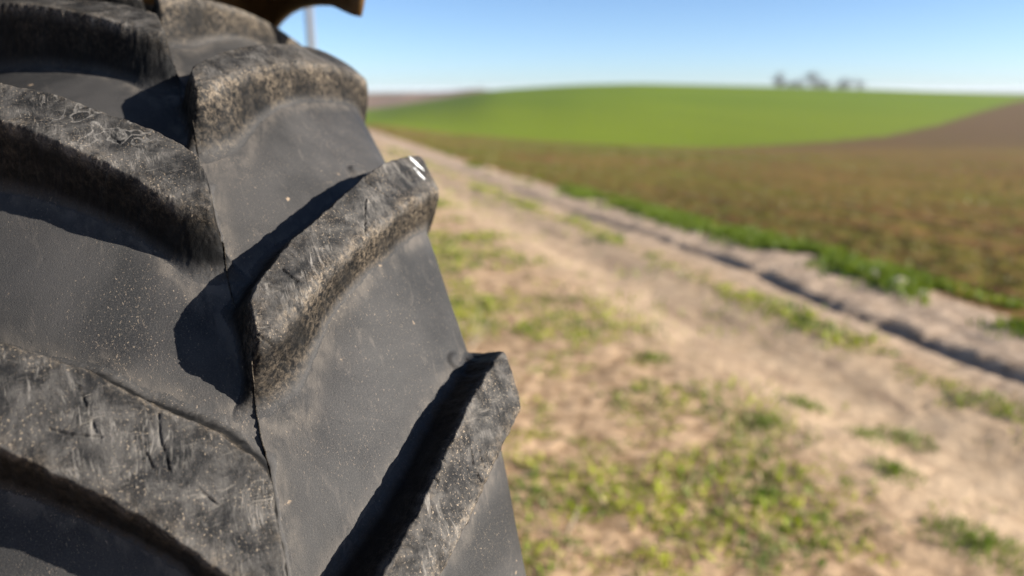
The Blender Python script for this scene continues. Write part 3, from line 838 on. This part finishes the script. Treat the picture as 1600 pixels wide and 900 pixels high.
def tree(px, v, hgt, wid, label, seed, mat=None, leaves=1400, name='tree', cat='tree', group='bare hazy trees on the crest of the green hill'):
    rs = np.random.default_rng(seed)
    x, y = at(px, v); z = ground_z(x, y) - .2
    root = link(name, None, label=label, cat=cat, group=group); root.location = (x, y, z)
    V, F = [], []
    tips = []
    def limb(p, d, L, r, lev):
        p = np.array(p, float); n = 5
        pts = [p]; dd = np.array(d, float)
        for k in range(3):
            dd = dd + rs.normal(0, .12, 3) + np.array([0, 0, .06]); dd /= np.linalg.norm(dd)
            pts.append(pts[-1] + dd * L / 3)
        o = len(V)
        for k, q in enumerate(pts):
            rr = r * (1 - .22 * k)
            a = np.cross(dd, [0.3, .5, .1]); a /= np.linalg.norm(a); b = np.cross(dd, a)
            for m in range(n): V.append(q + rr * (a * math.cos(m * 2 * math.pi / n) + b * math.sin(m * 2 * math.pi / n)))
        for k in range(3):
            for m in range(n): F.append((o + k * n + m, o + k * n + (m + 1) % n, o + (k + 1) * n + (m + 1) % n, o + (k + 1) * n + m))
        if lev == 0:
            tips.append(pts[-1]); tips.append(pts[-2]); return
        for k in range(4 if lev > 1 else 3):
            nd = dd + rs.normal(0, .55, 3) * np.array([wid, wid, .6]); nd[2] = max(nd[2], .05); nd /= np.linalg.norm(nd)
            limb(pts[rs.integers(2, 4)], nd, L * rs.uniform(.55, .8), r * .5, lev - 1)
    limb((0, 0, 0), (0, 0, 1), hgt * .36, hgt * .02, 3)
    link('trunk', mesh_from('trunk', np.array(V), np.array(F)), M_bark, root)
    tips = np.array(tips); n = leaves
    c = tips[rs.integers(0, len(tips), n)] + rs.normal(0, hgt * .06, (n, 3))
    a = rs.normal(0, 1, (n, 3)); a /= np.linalg.norm(a, axis=1, keepdims=True); b = np.cross(a, rs.normal(0, 1, (n, 3))); b /= np.linalg.norm(b, axis=1, keepdims=True)
    s = (hgt * rs.uniform(.008, .018, n))[:, None]
    LV = np.stack([c - a * s, c + b * s * .6, c + a * s, c - b * s * .6], 1).reshape(-1, 3)
    o = np.arange(n)[:, None] * 4
    link('crown', mesh_from('crown', LV, o + np.array([[0, 1, 2, 3]]), dict(rnd=np.repeat(rs.random(n), 4), rnd2=np.repeat(rs.random(n), 4)), smooth=False), mat or M_crown, root)
for k, (px, v, hg, wd, lab) in enumerate([
    (1222, 330, 11.0, .95, 'leftmost rounded tree of the hazy clump on the green crest'),
    (1247, 333, 10.4, .9, 'second tree of the hazy clump on the green crest, loose crown'),
    (1268, 330, 11.6, .9, 'third and tallest tree of the hazy clump on the green crest'),
    (1288, 336, 9.2, .8, 'low end tree of the hazy clump on the green crest'),
    (1321, 330, 10.0, .7, 'dark small tree standing apart from the clump on the crest'),
    (1345, 334, 10.6, .5, 'thin rightmost tree on the green crest, almost see-through')]):
    tree(px, v, hg, wd, lab, 40 + k, leaves=2600 if k != 5 else 900)
for k, (px, v, hg, lab) in enumerate([
    (748, 448, 4.2, 'dark bush at the high end of the dry brown slope'),
    (735, 449, 2.2, 'low bush beside the dark one on the dry brown slope'),
    (694, 450, 2.0, 'small bush midway along the top of the dry brown slope'),
    (640, 452, 2.4, 'bush at the low end of the dry slope near the tyre'),
    (604, 455, 3.0, 'bush on the dry slope closest to the tyre edge'),
    (622, 453, 2.6, 'rounded bush between the two bushes nearest the tyre on the dry slope'),
    (664, 451, 2.4, 'bush left of the small midway bush on the dry slope'),
    (714, 450, 2.6, 'bush between the small midway bush and the low bush on the dry slope'),
    (765, 449, 2.6, 'last low bush where the dry slope meets the green hill')]):
    tree(px, v, hg, 1.3, lab, 70 + k, M_hedge, 500, 'bush', 'bush', 'bushes along the far dry slope')

# ------------------------------------------------------------------ haze
def haze():
    n = bpy.data.materials.new('thin_haze'); n.use_nodes = True; t = n.node_tree
    t.nodes.remove(t.nodes['Principled BSDF'])
    v = t.nodes.new('ShaderNodeVolumePrincipled'); v.inputs['Color'].default_value = (0.90, 0.95, 1.0, 1); v.inputs['Density'].default_value = 0.00012
    t.links.new(v.outputs[0], t.nodes['Material Output'].inputs['Volume'])
    a, b, z0, z1 = -9300, 9300, -14.0, 14.0
    V = np.array([(x, y, z) for z in (z0, z1) for x, y in ((a, a), (b, a), (b, b), (a, b))], float)
    F = np.array([(3, 2, 1, 0), (4, 5, 6, 7), (0, 1, 5, 4), (1, 2, 6, 5), (2, 3, 7, 6), (3, 0, 4, 7)])
    link('haze', mesh_from('haze', V, F, smooth=False), n, label='thin pale blue haze over the distant fields', kind='stuff')
haze()
